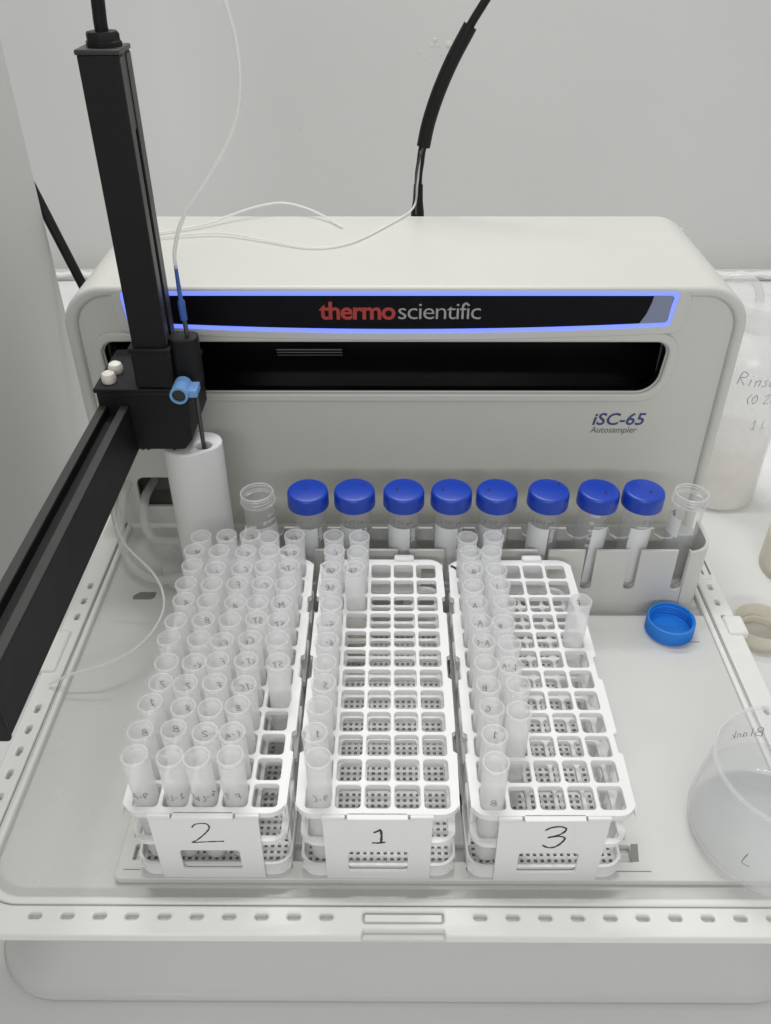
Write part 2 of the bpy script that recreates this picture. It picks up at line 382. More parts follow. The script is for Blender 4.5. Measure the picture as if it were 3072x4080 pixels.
text_fit('thermo', -.0565, .0125, .2368, YF - .0012, MT['red'], disp, 'lettering', bold=.00045, space=.92, height=.0165)
text_fit('scientific', .0148, .0893, .2368, YF - .0012, MT['logogrey'], disp, 'lettering', bold=-.00012, space=.90, height=.0158)
mp = text_fit('iSC-65', .2070, .2585, .1235, YF + .0042, MT['navy'], None, 'model_lettering', bold=.00035, shear=.18, height=.0135); sub(mp, housing)
mp = text_fit('Autosampler', .2060, .2525, .1145, YF + .0042, MT['printgrey'], None, 'model_lettering', bold=.00005, shear=.18, height=.0068); sub(mp, housing)
# base and tray
mb = MB(); prev = None
for z, ins in ((-.012, .055), (-.012, .042), (-.030, .036), (-.055, .024), (-.078, .0115), (-.092, .0045), (-.100, .0012), (-.1065, .0022), (-.1098, .007), (-.1098, .03)):
    lp = rrect(-.290 + ins, .325 - ins, -.1665 + ins, .46 - ins, .052, 12); o_ = len(mb.v); n = len(lp)
    mb.v += [(x, y, z) for x, y in lp]
    if prev is None: mb.f.append(tuple(range(n)))
    else: mb.f += [(prev + k, prev + (k + 1) % n, o_ + (k + 1) % n, o_ + k) for k in range(n)]
    prev = o_
mb.f.append(tuple(range(prev, prev + n))[::-1])
AP(obj('base', mb, MT['base'], ang=60))
mb = MB(); k = 9
ring = [(-.128 + .0035 * random.uniform(.4, 1.2) * math.cos(2 * math.pi * i / k), .0018 * random.uniform(.4, 1.2) * math.sin(2 * math.pi * i / k)) for i in range(k)]
mb.add([(x, -.1337 - .48 * -v * -1 - .0006, -.048 + v) for x, v in ring], [tuple(range(k))])
AP(obj('smear', mb, MT['grey']))
tray = AP(obj('tray', MB().box(-.277, .311, -.146, .290, -.0115, -.006), MT['tray']))
lo = rrect(-.2965, .3310, -.1705, .29, (.050, .050, .002, .002), 12)
lo[13:13] = [(-.0110, -.1705), (-.0095, -.1655), (.0435, -.1655), (.0450, -.1705)]
li = rrect(-.2775, .3105, -.1500, .282, (.034, .034, .001, .001), 12)
hy = [.175, .153, .131] + [.020 - .0217 * k for k in range(7)]
slots = [stadium(.0170 + sx * (.0512 + .0216 * k), -.1573, .0088, .0042) for sx in (-1, 1) for k in range(10)]
slots += [stadium(x, y, .0042, .0088) for x in (-.2860, .3205) for y in hy]
slots.append(rrect(-.0100, .0440, -.1615, -.1535, .0022, 4))
lipo = plate('lip', [lo, li] + slots, .0085, MT['lip'], None, .0016, -.0035, 'z', 3); sub(lipo, tray)
# inner ridge beside the groove
ro = rrect(-.2767, .3097, -.1490, .281, (.033, .033, .001, .001), 12); ri = rrect(-.2700, .3030, -.1432, .276, (.028, .028, .001, .001), 12)
sub(plate('ridge', [ro, ri], .0095, MT['lip'], None, .0022, -.0040, 'z', 4), tray)
# grip bar inside the middle opening, and the finger notch below it
sub(obj('grip', MB().box(-.0090, .0430, -.1606, -.1544, -.0065, -.0010), MT['lip'], bevel=.0012), tray)
sub(plate('finger_plate', [rrect(-.0125, .0465, -.1700, -.1640, .001, 4)], .0035, MT['tray'], None, .0008, -.0068), tray)
# rack mat with locator pockets
mat_l = rrect(-.1835, .3025, -.1310, .135, (.004, .004, .002, .002), 4)
pockets = [rrect(x - .0055, x + .0055, -.1165, -.1035, .0012, 3) for x in (-.0565, .0567, .1735)] + [rrect(-.1735, -.1695, -.116, -.104, .001, 3)]
sub(plate('rack_mat', [mat_l] + pockets, .0055, MT['tray'], None, .0010, -.00275, 'z', 3), tray)
for x0, x1 in ((-.178, -.166), (.166, .190)):
    sub(obj('mat_line', MB().box(x0, x1, -.1242, -.1236, .0000, .00015), MT['grey'], None), tray)
mk = MB().box(.1795, .1835, -.1165, -.1030, 0, .0003).box(.1850, .1885, -.1165, -.1030, 0, .0003)
mk = MB().prism([(.1775, -.1165), (.1830, -.1165), (.1852, -.1030), (.1800, -.1030)], lambda u, v, t: (u, v, t), .0, .0003)
sub(obj('mat_mark', mk, MT['grey']), tray)
sub(obj('mat_mark', MB().box(.2855, .2890, .118, .123, -.006, -.0057), MT['grey']), tray)
sub(obj('mat_line', MB().box(.277, .289, .0995, .1002, 0, .0002), MT['grey']), tray)
# locating hole at the back of the tray: flat plate, shade in its colour
hl = [(-.2425, .1620), (-.2250, .1620), (-.2215, .1650), (-.2215, .1725), (-.2375, .1725), (-.2430, .1670)]
sub(plate('locating_hole_shade', [hl], .0003, MT['grey'], None, 0, -.00585), tray)
# side clips on the lip
for x0, x1, y0, y1 in ((.318, .336, .108, .132), (.320, .340, -.02, .010), (-.303, -.284, .060, .110), (.312, .326, .185, .225)):
    sub(obj('side_clip', MB().box(x0, x1, y0, y1, -.004, .0035), MT['lip'], bevel=.0022), tray)
for x in (.3165, .3235): sub(obj('groove_shade', MB().box(x, x + .002, .190, .222, .0034, .0037), MT['grey']), tray)  # thin grey strips, the grooves' shade put into their colour
# gantry arm (runs out over the tray)
bx0, bx1, bz0, bz1 = -.2415, -.2155, .149, .195
prof = [(bx0, bz0), (bx1, bz0), (bx1, bz1), (bx1 - .0075, bz1), (bx1 - .0075, bz1 - .008), (bx0 + .0075, bz1 - .008), (bx0 + .0075, bz1), (bx0, bz1)]
arm = AP(obj('gantry_arm', MB().prism(prof, lambda u, v, t: (u, t, v), -.128, .30), MT['black'], bevel=.0006))
for a in (bx0 + .0004, bx1 - .0071):
    sub(obj('arm_edge', MB().box(a, a + .0067, -.1275, .185, bz1 - .0005, bz1 + .0005), MT['blackedge']), arm)
sub(obj('arm_end_cap', MB().box(bx0 - .001, bx1 + .001, -.133, -.1281, bz0 - .001, bz1 + .001), MT['black'], bevel=.002), arm)
# carriage
car = AP(obj('carriage', MB().prism([(-.2420, .207), (-.2420, .186), (-.226, .152), (-.220, .1505), (-.174, .1505), (-.1665, .160), (-.1655, .207)], lambda u, v, t: (u, t, v), .186, .262), MT['black'], bevel=.0015))
sub(obj('carriage_plate', MB().box(-.2435, -.1640, .1845, .262, .2072, .2112), MT['black'], bevel=.001), car)
for x, y in ((-.2325, .1985), (-.2315, .2165)):
    mbs = MB().lathe([(.0, .0100), (.0030, .0096), (.0053, .0080), (.0063, .0052), (.0063, .001), (.0058, 0)], 20, (x, y, .2112)); sub(obj('screw', mbs, MT['screw']), car)
mbs = MB()
for x in (-.212, -.207, -.184): mbs.lathe([(.0, -.0015), (.0018, -.0012), (.0022, 0)], 10, (x, .189, .1505))
sub(obj('underside_stud', mbs, MT['black']), car)
# vertical rail
zx0, zx1, zy0, zy1 = -.2040, -.1755, .1880, .2180
gp = [(zx0, zy0), (zx1, zy0), (zx1, zy0 + .0105), (zx1 - .005, zy0 + .0105), (zx1 - .005, zy0 + .0175), (zx1, zy0 + .0175), (zx1, zy1), (zx0, zy1)]
rail = AP(obj('vertical_rail', MB().prism(gp, lambda u, v, t: (u, v, t), .245, .4615), MT['black'], bevel=.0008))
sub(obj('slot_plug', MB().box(zx1 - .0049, zx1 - .0002, zy0 + .0102, zy0 + .0178, .412, .4612), MT['blackedge']), rail)
for y0, y1 in ((zy0 + .0006, zy0 + .0100), (zy0 + .018, zy1 - .0006)):
    sub(obj('rail_face', MB().box(zx1 - .0002, zx1 + .0005, y0, y1, .25, .4600), MT['blackedge']), rail)
sub(obj('rail_cap', MB().box(zx0 - .001, zx1 + .001, zy0 - .001, zy1 + .001, .4616, .4650), MT['blackedge'], bevel=.0008), rail)
sub(obj('cable_gland', MB().lathe([(.0, 0), (.0125, 0), (.0125, .003), (.0115, .0035), (.0115, .0075), (.0105, .009), (.004, .009)], 8, (-.1885, .204, .465)), MT['black']), rail)
sub(obj('rail_collar', MB().box(zx0 - .0025, zx1 + .002, zy0 - .003, zy1 + .003, .2115, .2480), MT['black'], bevel=.002), rail)
sub(obj('collar_flange', MB().box(zx0 - .004, zx1 + .003, zy0 - .004, zy1 + .004, .2440, .2482), MT['black'], bevel=.0012), rail)
# probe: holder, needle, sleeve, clip
NX, NY = -.1605, .2000
probe = AP(obj('probe_holder', MB().prism(rrect(NX - .0155, NX + .0085, NY - .010, NY + .010, .0075, 6), lambda u, v, t: (u, v, t), .2113, .2530), MT['black'], bevel=.001))
sub(obj('needle', MB().sweep([(NX, NY, .120), (NX, NY, .212), (NX, NY, .253), (NX - .0006, NY, .270)], .0019, 12), MT['needle']), probe)
sub(obj('sleeve', MB().sweep([(NX - .0006, NY, .267), (NX - .0008, NY, .270), (NX - .001, NY, .283), (NX - .001, NY, .2845), (NX - .001, NY, .312)], [.0029, .0031, .0030, .0019, .0014], 12), MT['bluesleeve']), probe)
cl = MB(); r0, r1 = .0075, .0056; cx, cz, n = NX - .0050, .2165, 28
ring = lambda r, y: [(cx + r * math.cos(2 * math.pi * k / n), y, cz + r * math.sin(2 * math.pi * k / n)) for k in range(n)]
cl.add(ring(r0, .163) + ring(r0, .1840) + ring(r1, .1840) + ring(r1, .163), [(a * n + k, a * n + (k + 1) % n, ((a + 1) % 4) * n + (k + 1) % n, ((a + 1) % 4) * n + k) for a in range(4) for k in range(n)])
clip = sub(obj('clip', cl, MT['blueclip']), probe)
sub(obj('clip_tab', MB().box(cx + .0060, NX + .0090, .167, .1835, cz - .004, cz + .003), MT['blueclip'], bevel=.001), probe)
sub(obj('clip_core', MB().sweep([(cx, .1650, cz), (cx, .1842, cz)], r1 - .0001, 20), MT['blackgloss']), probe)

# ================================================================ SAMPLE RACKS
PX, PY = .0195, .02076; RH = .0712
def make_rack():
    t = thing('sample_rack', '', 'tube rack')
    holes = []
    for i in range(5):
        for j in range(12):
            x = (i - 2) * PX; y = (5.5 - j) * PY
            holes.append(rrect(x - .0083, x + .0083, y - .0088, y + .0088, .0026, 3))
    right = [(.0535, -.118), (.0535, -.080), (.0508, -.078), (.0508, -.062), (.0535, -.060), (.0535, -.012), (.0508, -.010), (.0508, .012), (.0535, .014), (.0535, .060), (.0508, .062), (.0508, .080), (.0535, .082), (.0535, .118)]
    def outl(s=1.0, y0=-.1272, y1=.1292, r=.012):
        o = []
        for k in range(7): a = R_(270 + 90 * k / 6); o.append((.0535 * s - r + r * math.cos(a), y0 + r + r * math.sin(a)))
        o += [(x * s, y) for x, y in right]
        for k in range(7): a = R_(90 * k / 6); o.append((.0535 * s - r + r * math.cos(a), y1 - r + r * math.sin(a)))
        for k in range(7): a = R_(90 + 90 * k / 6); o.append((-.0535 * s + r + r * math.cos(a), y1 - r + r * math.sin(a)))
        o += [(-x * s, y) for x, y in right[::-1]]
        for k in range(7): a = R_(180 + 90 * k / 6); o.append((-.0535 * s + r + r * math.cos(a), y0 + r + r * math.sin(a)))
        return o
    tg = plate('top_grid', [outl()] + holes, .0050, MT['rack'], t, .0007, RH - .0025, 'z', 2)
    plate('middle_grid', [outl(.975)] + holes, .0042, MT['rack'], t, .0005, .0375, 'z', 1)
    # floor of small square holes
    mb = MB(); nx, ny, p, h = 21, 51, .00475, .0012
    xs = []; ys = []
    for k in range(nx): c = (k - (nx - 1) / 2) * p; xs += [c - h, c + h]
    for k in range(ny): c = (k - (ny - 1) / 2) * p; ys += [c - h, c + h]
    xs = [-.0522] + xs + [.0522]; ys = [-.126] + ys + [.128]
    vi = {}
    for zi, z in enumerate((.0055, .0030)):
        for i in range(len(xs)):
            for j in range(len(ys)): vi[(i, j, zi)] = len(mb.v); mb.v.append((xs[i], ys[j], z))
    for i in range(len(xs) - 1):
        for j in range(len(ys) - 1):
            if i % 2 == 1 and j % 2 == 1:
                for (a, b) in (((i, j), (i + 1, j)), ((i + 1, j), (i + 1, j + 1)), ((i + 1, j + 1), (i, j + 1)), ((i, j + 1), (i, j))):
                    mb.f.append((vi[(*a, 0)], vi[(*b, 0)], vi[(*b, 1)], vi[(*a, 1)]))
            else:
                mb.f.append((vi[(i, j, 0)], vi[(i + 1, j, 0)], vi[(i + 1, j + 1, 0)], vi[(i, j + 1, 0)]))
    bf = obj('perforated_floor', mb, MT['rack'], t)
    plate('floor_rim', [outl(.995), rrect(-.0515, .0515, -.1254, .1274, .0105, 6)], .0125, MT['rack'], t, .0006, .00635, 'z', 1)
    # end panels with a low window
    for nm, y, wx in (('front_panel', -.1290, .0425), ('rear_panel', .1308, .0425)):
        plate(nm, [[(-.0358, .0675), (-.0352, .0), (.0352, .0), (.0358, .0675)], rrect(-.0200, .0200, .0095, .0325, .0022, 3)], .0022, MT['rack'], t, .0004, y, 'y', 1)
    obj('front_ledge', MB().box(-.0198, .0198, -.1318, -.1265, .0676, .0712), MT['rack'], t, bevel=.0006)
    for s in (-1, 1): obj('front_ledge', MB().box(min(s * .021, s * .0365), max(s * .021, s * .0365), -.1302, -.1262, .0676, .0709), MT['rack'], t, bevel=.0006)
    obj('latch', MB().box(.0115, .0290, .1270, .1335, .0650, .0745), MT['rack'], t, bevel=.0015)
    # corner and side posts
    for s in (-1, 1):
        for y in (-.104, -.071, -.036, .0, .036, .071, .104):
            a, b = sorted((s * .0498, s * .0520))
            obj('side_post', MB().box(a, b, y - .0068, y + .0068, .012, .0665), MT['rack'], t)
    return t
def copy_tree(o, parent=None):
    c = o.copy(); col.objects.link(c)
    if parent: c.parent = parent
    for ch in list(o.children): copy_tree(ch, c)
    return c
rack1 = make_rack()
rack2 = copy_tree(rack1); rack3 = copy_tree(rack1)
racks = {1: (rack1, 0.0, 0.0, 0.0, '1'), 2: (rack2, -.1129, .0006, 0.0, '2'), 3: (rack3, .1135, -.0007, .006, '3')}
for k, (r, x, y, a, ch) in racks.items():
    r.location = (x, y, 0); r.rotation_euler.z = a
    r['label'] = {1: 'white plastic tube rack marked 1 on its front panel, between two others',
                  2: 'white plastic tube rack marked 2 on its front panel, crowded with tubes',
                  3: 'white plastic tube rack marked 3 on its front panel, beside the clear beaker'}[k]
    r['group'] = 'numbered tube racks on the tray'
front = lambda cx, z0: (lambda u, v: (cx + u, -.1302, z0 + v))
STK = {'1': [[(-.0055, .0140), (-.0010, .0165), (.0012, .0178), (.0022, .0110), (.0018, .0012)], [(-.0070, .0003), (-.0015, .0000), (.0060, .0012)]],
       '2': [[(-.0105, .0160), (-.0070, .0195), (.0005, .0200), (.0025, .0160), (-.0010, .0105), (-.0080, .0035), (-.0125, .0005), (-.0060, .0008), (.0035, .0014), (.0115, .0018)]],
       '3': [[(-.0090, .0165), (-.0040, .0192), (.0035, .0200), (.0082, .0182), (.0070, .0150), (.0020, .0120), (-.0055, .0100), (.0030, .0112), (.0085, .0096), (.0070, .0055), (.0020, .0012), (-.0040, .0005), (-.0090, .0028)]]}
for k, (r, x, y, a, ch) in racks.items():
    mb = MB()
    kx, kz, kw = {'1': (.68, .82, 1.5), '2': (.88, 1.08, 1.0), '3': (.78, 1.2, 1.35)}[ch]
    for st in STK[ch]:
        P = smooth_path([(p[0] * kx, p[1] * kz, 0) for p in st], 6); vs = []
        for i, p in enumerate(P):
            t = (P[min(i + 1, len(P) - 1)] - P[max(i - 1, 0)]).normalized(); q = Vector((-t.y, t.x, 0)) * .00055 * kw * random.uniform(.75, 1.2)
            vs += [front({1: .001, 2: .001, 3: .0015}[k], {1: .0430, 2: .0415, 3: .0390}[k])(p.x + q.x, p.y + q.y), front({1: .001, 2: .001, 3: .0015}[k], {1: .0430, 2: .0415, 3: .0390}[k])(p.x - q.x, p.y - q.y)]
        mb.add(vs, [(2 * i, 2 * i + 1, 2 * i + 3, 2 * i + 2) for i in range(len(P) - 1)])
    link('number', mb.mesh('number'), MT['ink'], r, False)
for r, c in ((rack1, 0), (rack3, 1)):
    mb = MB().prism([(-.0525, .1215), (-.0505, .1235), (-.0445, .1180), (-.0465, .1160)], lambda u, v, t: (u, v, t), RH, RH + .0002)
    obj('marker_spot', mb, MT['ink'], r)

# ---- sample tubes
def tube_mesh():
    ro, L_ = .0079, .1045
    pr = [(0, .0)] + [(ro * math.sin(R_(a)), ro - ro * math.cos(R_(a))) for a in (20, 40, 60, 80)] + [(ro, .012), (ro + .0002, .06), (ro + .0004, L_ - .004)]
    inn = [(ro - .0006, L_ - .004), (ro - .0009, .06), (ro - .001, .012)] + [((ro - .001) * math.sin(R_(a)), ro - (ro - .001) * math.cos(R_(a))) for a in (80, 60, 40, 20)] + [(0, .001)]
    return MB().lathe(pr, 26), MB().lathe(inn, 26)
a, b = tube_mesh(); nf_ = len(a.f); a.add(b.v, b.f)
TUBE = a.mesh('tube_body'); TUBE.materials.append(MT['pp']); TUBE.materials.append(MT['ppin'])
TUBE.polygons.foreach_set('material_index', [0] * nf_ + [1] * (len(TUBE.polygons) - nf_))
L_ = .1045; ro = .0084
RIM = MB().lathe([(ro, L_ - .004), (ro + .0004, L_ - .0035), (ro + .0004, L_ - .0003), (ro + .0001, L_), (ro - .0008, L_), (ro - .0010, L_ - .0003), (ro - .0010, L_ - .004)], 30).mesh('rim'); RIM.materials.append(MT['pprim'])
def liq(h): return MB().lathe([(0, .0014), (.0040, .0026), (.0063, .0062), (.0064, .012), (.0064, h), (0, h)], 20).mesh('liquid')
LIQ = {h: liq(h / 1000) for h in (28, 40, 52)}
for h, m_ in LIQ.items(): m_.materials.append(MT['cloudy'])
LIQY = liq(.034); LIQY.materials.append(MT['yellow'])
for m_ in [TUBE, RIM, LIQY] + list(LIQ.values()):
    m_.polygons.foreach_set('use_smooth', [True] * len(m_.polygons)); m_.set_sharp_from_angle(angle=R_(40))
ORD = ['first', 'second', 'third', 'fourth', 'fifth', 'sixth', 'seventh', 'eighth', 'ninth', 'tenth', 'eleventh', 'twelfth']
WORDS = {2: {(0, 1): 'M', (1, 0): 'B', (2, 0): 'F', (4, 0): 'ST5', (4, 1): 'B-X', (4, 2): 'A-TC', (2, 1): 'S', (1, 2): 'L', (2, 2): 'F', (2, 3): 'F', (3, 3): 'C-', (0, 4): 'A', (2, 4): 'A', (4, 4): 'M', (1, 5): 'B', (3, 5): 'ST-', (4, 5): 'ST', (2, 6): 'F-', (3, 6): 'Co', (1, 7): 'X-', (2, 7): 'F', (3, 7): 'ST-', (4, 7): 'ST', (0, 8): '7', (2, 8): 'F', (3, 8): 'STC', (1, 8): '7', (0, 9): '1', (1, 9): '8', (3, 9): '8', (0, 10): 'B', (1, 10): 'B', (2, 10): 'C-2', (3, 10): 'ST-A', (0, 11): '9-A', (1, 11): '1-LL', (2, 11): '4-LWM', (3, 11): 'F&7'},
         1: {(0, 1): 'CO', (0, 2): 'SB', (1, 2): 'SR', (0, 3): 'SR', (0, 5): '5-', (0, 6): '6-', (0, 8): 'S', (0, 11): '9-CO', (0, 10): '1'},
         3: {(0, 2): 'B-', (1, 2): 'N', (0, 3): 'K', (0, 4): 'A', (0, 5): 'A-', (1, 5): '8', (0, 6): 'A-C', (1, 7): 'L-A', (0, 8): 'B', (0, 9): 'G', (1, 9): 'Q', (0, 11): 'B', (1, 3): 'I', (4, 4): 'F', (0, 10): '1'}}
fillcells = {2: [(i, j) for i in range(5) for j in range(12) if not (i == 4 and j >= 8)],
             1: [(0, j) for j in range(12)] + [(1, 0), (1, 1), (1, 2)],
             3: [(0, j) for j in range(12)] + [(1, j) for j in range(10)] + [(4, 4)]}
for rk, cells in fillcells.items():
    r, rx, ry, ra, ch = racks[rk]
    for (i, j) in cells:
        x = (i - 2) * PX; y = (5.5 - j) * PY
        ca, sa = math.cos(ra), math.sin(ra)
        wx = rx + x * ca - y * sa; wy = ry + x * sa + y * ca
        row = ORD[11 - j]
        rn = {1: 'middle rack', 2: 'crowded rack', 3: 'beaker side rack'}[rk]
        if rk == 2: colm = '%s column from middle rack' % ORD[4 - i]
        elif rk == 1: colm = '%s column from crowded rack' % ORD[i]
        else: colm = '%s column from middle rack' % ORD[i]
        lab = 'frosted tube in %s, %s, %s row from number' % (rn, colm, row)
        if rk == 3 and i == 4: lab = 'lone frosted tube at the outer edge of the rack by the beaker'
        t = thing('sample_tube', lab, 'test tube', (wx + random.uniform(-.0005, .0005), wy + random.uniform(-.0005, .0005), .0060), 'frosted tubes standing in the ' + rn)
        t.rotation_euler = (R_(random.uniform(-1.0, 1.0)), R_(random.uniform(-1.0, 1.0)), random.uniform(0, 6))
        if rk == 3 and i == 4: t.rotation_euler = (0, R_(2.5), 1)
        if rk == 2 and i == 0: t.rotation_euler[1] = R_(random.uniform(-1.6, .2))
        def ch_(name, me):
            o = bpy.data.objects.new(name, me); col.objects.link(o); o.parent = t; return o
        ch_('tube_body', TUBE); ch_('rim', RIM)
        if rk == 1 and i == 1: ch_('liquid', LIQY)
        else: ch_('liquid', LIQ[random.choice((28, 40, 52))])
        wd_ = WORDS[rk].get((i, j))
        if wd_:
            frontrow = (j == 11)
            rz = t.rotation_euler.z
            fn0 = cyl(0, 0, .0065, (.074 if frontrow else random.uniform(.0905, .0945)), 180 + random.uniform(-20, 20), 0)
            if frontrow: fn0 = cyl(0, 0, .0083, .070, 0, .0001)
            def fn(u, v, fn0=fn0, rz=rz, sg=(-1 if frontrow else 1)):
                p = fn0(sg * u, v); c, s = math.cos(-rz), math.sin(-rz); return (p[0] * c - p[1] * s, p[0] * s + p[1] * c, p[2])
            scribe('handwriting', wd_, .0056, .0006, fn, MT['inkfaint'], t)

# ================================================================ STANDARDS RACK AND 50 ML TUBES
SR_Y0, SR_Y1 = .1455, .1945
sxs = [-.1065 + .0423 * k for k in range(10)]
sx = [-.1070, -.0655, -.0230, .0200, .0620, .1025, .1465, .1895, .2300, .2735]
srk = thing('standards_rack', 'grey slotted block rack holding the row of large tubes behind the white racks', 'tube rack', (.083, .17, -.006))
srk_inv = Matrix.Translation((-.083, -.17, .006))
def SP(o): o.parent = srk; o.matrix_parent_inverse = srk_inv; return o
# front wall: low sill with upright panels between slots
zs, zt = .0220, .0690
fl = [(-.128, -.006)]
fl = [(-.1280, -.0058), (.2800, -.0058), (.2800, zt)]
edges = []
top = [(.2800, zt)]
pts = [(-.1280, -.0058), (.2795, -.0058)]
up = []
for k in range(9, -1, -1):
    c = sx[k]; hw = .0049
    up += [(c + hw, zt), (c + hw, zs + hw)] + [(c + hw * math.cos(R_(a)), zs + hw - hw * math.sin(R_(a))) for a in (30, 60, 90, 120, 150)] + [(c - hw, zs + hw), (c - hw, zt)]
pts += [(.2795, zt)] + up + [(-.1280, zt)]
SP(plate('front_wall', [pts], .0030, MT['putty'], None, .0006, SR_Y0 + .0015, 'y', 2))
# right end: rounded corner wall
mb = MB(); n = 12; pa = []
cxr, cyr, rr_ = .2797, SR_Y0 + .022, .022
for k in range(n + 1): a = R_(-90 + 90 * k / n); pa.append((cxr + rr_ * math.cos(a), cyr + rr_ * math.sin(a), math.cos(a), math.sin(a)))
pa.append((cxr + rr_, SR_Y1, 1, 0))
vs = []
for x, y, nx_, ny_ in pa: vs += [(x, y, -.0058), (x, y, zt - .002), (x - nx_ * .003, y - ny_ * .003, zt - .002), (x - nx_ * .003, y - ny_ * .003, -.0058)]
m_ = len(pa); mb.add(vs, [(4 * i + k, 4 * i + (k + 1) % 4, 4 * i + 4 + (k + 1) % 4, 4 * i + 4 + k) for i in range(m_ - 1) for k in range(4)] + [(0, 1, 2, 3), tuple(4 * (m_ - 1) + k for k in range(4))])
SP(obj('end_wall', mb, MT['putty']))
mb = MB().box(-.1310, -.1281, SR_Y0, SR_Y1, -.0058, .060); SP(obj('end_wall', mb, MT['putty'], bevel=.001))
# rear wall with scooped tops between the tubes
rp = [(-.1280, -.0058), (.3015, -.0058), (.3015, .050)]
for k in range(9, -1, -1):
    c = sx[k]; rp += [(c + .0135, .058 if k < 9 else .050), (c + .0115, .051), (c + .004, .046), (c - .004, .046), (c - .0115, .051), (c - .0135, .058)]
rp += [(-.1280, .058)]
SP(plate('rear_wall', [rp], .0030, MT['putty'], None, .0008, SR_Y1, 'y', 2))
SP(obj('floor', MB().box(-.1275, .300, SR_Y0 + .0032, SR_Y1 - .002, -.0058, -.0010), MT['putty']))

CR = .0143
def conical(full):
    prof = [(0, 0), (.003, .0002), (.0042, .001), (.0137, .0150), (.0139, .018), (CR, .100), (CR, .108)]
    pi = [(CR - .0012, .1155), (CR - .0012, .1), (.0126, .018), (.0030, .003), (0, .0022)]
    mb = MB().lathe(prof + [(CR - .0003, .110), (CR - .0003, .1152), (CR - .0012, .1155)], 40)
    mb.lathe(pi, 40); return mb
CON = conical(1).mesh('tube_wall'); CON.materials.append(MT['clear'])
capm = MB().lathe([(0, .1190), (.0155, .1190), (.0168, .1187), (.0178, .1178), (.0183, .1160), (.0186, .1050), (.0185, .1040), (.0175, .1040), (.0162, .1050), (.0160, .1165), (0, .1167)], 48).mesh('cap'); capm.materials.append(MT['bluecap'])
ridge = MB()
thr = MB()
for z0 in (.1085, .1118, .1145):
    P = [((CR + .0002) * math.cos(R_(a)), (CR + .0002) * math.sin(R_(a)), z0 + .0022 * a / 360) for a in range(0, 361, 12)]
    thr.sweep(P, .00062, 6)
thr.lathe([(CR, .1055), (CR + .0016, .1060), (CR + .0016, .1072), (CR, .1078)], 40)
thr.lathe([(CR - .0001, .1147), (CR + .0004, .1150), (CR + .0003, .1158), (CR - .0010, .1160), (CR - .0014, .1150)], 40)
THR = thr.mesh('neck_thread'); THR.materials.append(MT['clearrim'])
def lq(h): return MB().lathe([(0, .0028), (.0032, .0034), (.0124, .0178), (.0128, h), (0, h)], 32).mesh('liquid')
for m_ in (CON, capm, THR): m_.polygons.foreach_set('use_smooth', [True] * len(m_.polygons)); m_.set_sharp_from_angle(angle=R_(35))
def wrap(me, fn):
    for v in me.vertices: v.co = Vector(fn(v.co.x, v.co.y))
def patch(fn, w_, h_, r):
    nx_, nz_ = 14, 3; mb = MB(); vs = []
    for j in range(nz_ + 1):
        for i in range(nx_ + 1):
            u = (i / nx_ - .5) * w_; v = j / nz_ * h_
            vs.append(fn(u, v))
    return mb.add(vs, [(j * (nx_ + 1) + i, j * (nx_ + 1) + i + 1, (j + 1) * (nx_ + 1) + i + 1, (j + 1) * (nx_ + 1) + i) for j in range(nz_) for i in range(nx_)])
#  kind, label angle, tilt(x,y), liquid height, handwriting, ordinal
spec = [('open', 42, (0, -2.0), .060, ''), ('cap', -14, (.5, 0), .030, ''), ('cap', -22, (0, -.5), .075, '1 25 ppb'), ('cap', -24, (0, 0), .075, '2 50 ppb'), ('cap', -20, (0, .2), .075, '3 100 ppb'),
        ('cap', -24, (0, .2), .075, '4 150 ppb'), ('cap', -38, (0, 1.2), .070, '5 200 ppb'), ('cap', 36, (0, 2.0), .062, '8'), ('cap', 12, (0, 1.8), .065, '7'), ('open', -62, (0, 1.2), .066, '')]
names = ['open clear tube with white maker print, at the rinse column end of the block rack',
         'blue capped tube beside the open tube nearest the rinse column',
         'second blue capped tube counted from the rinse column', 'third blue capped tube counted from the rinse column',
         'fourth blue capped tube counted from the rinse column', 'fifth blue capped tube counted from the rinse column',
         'sixth blue capped tube counted from the rinse column', 'leaning blue capped tube with white volume marks showing beside its label',
         'blue capped tube beside the open tube above the loose blue cap', 'open clear tube leaning at the rounded end of the block rack']
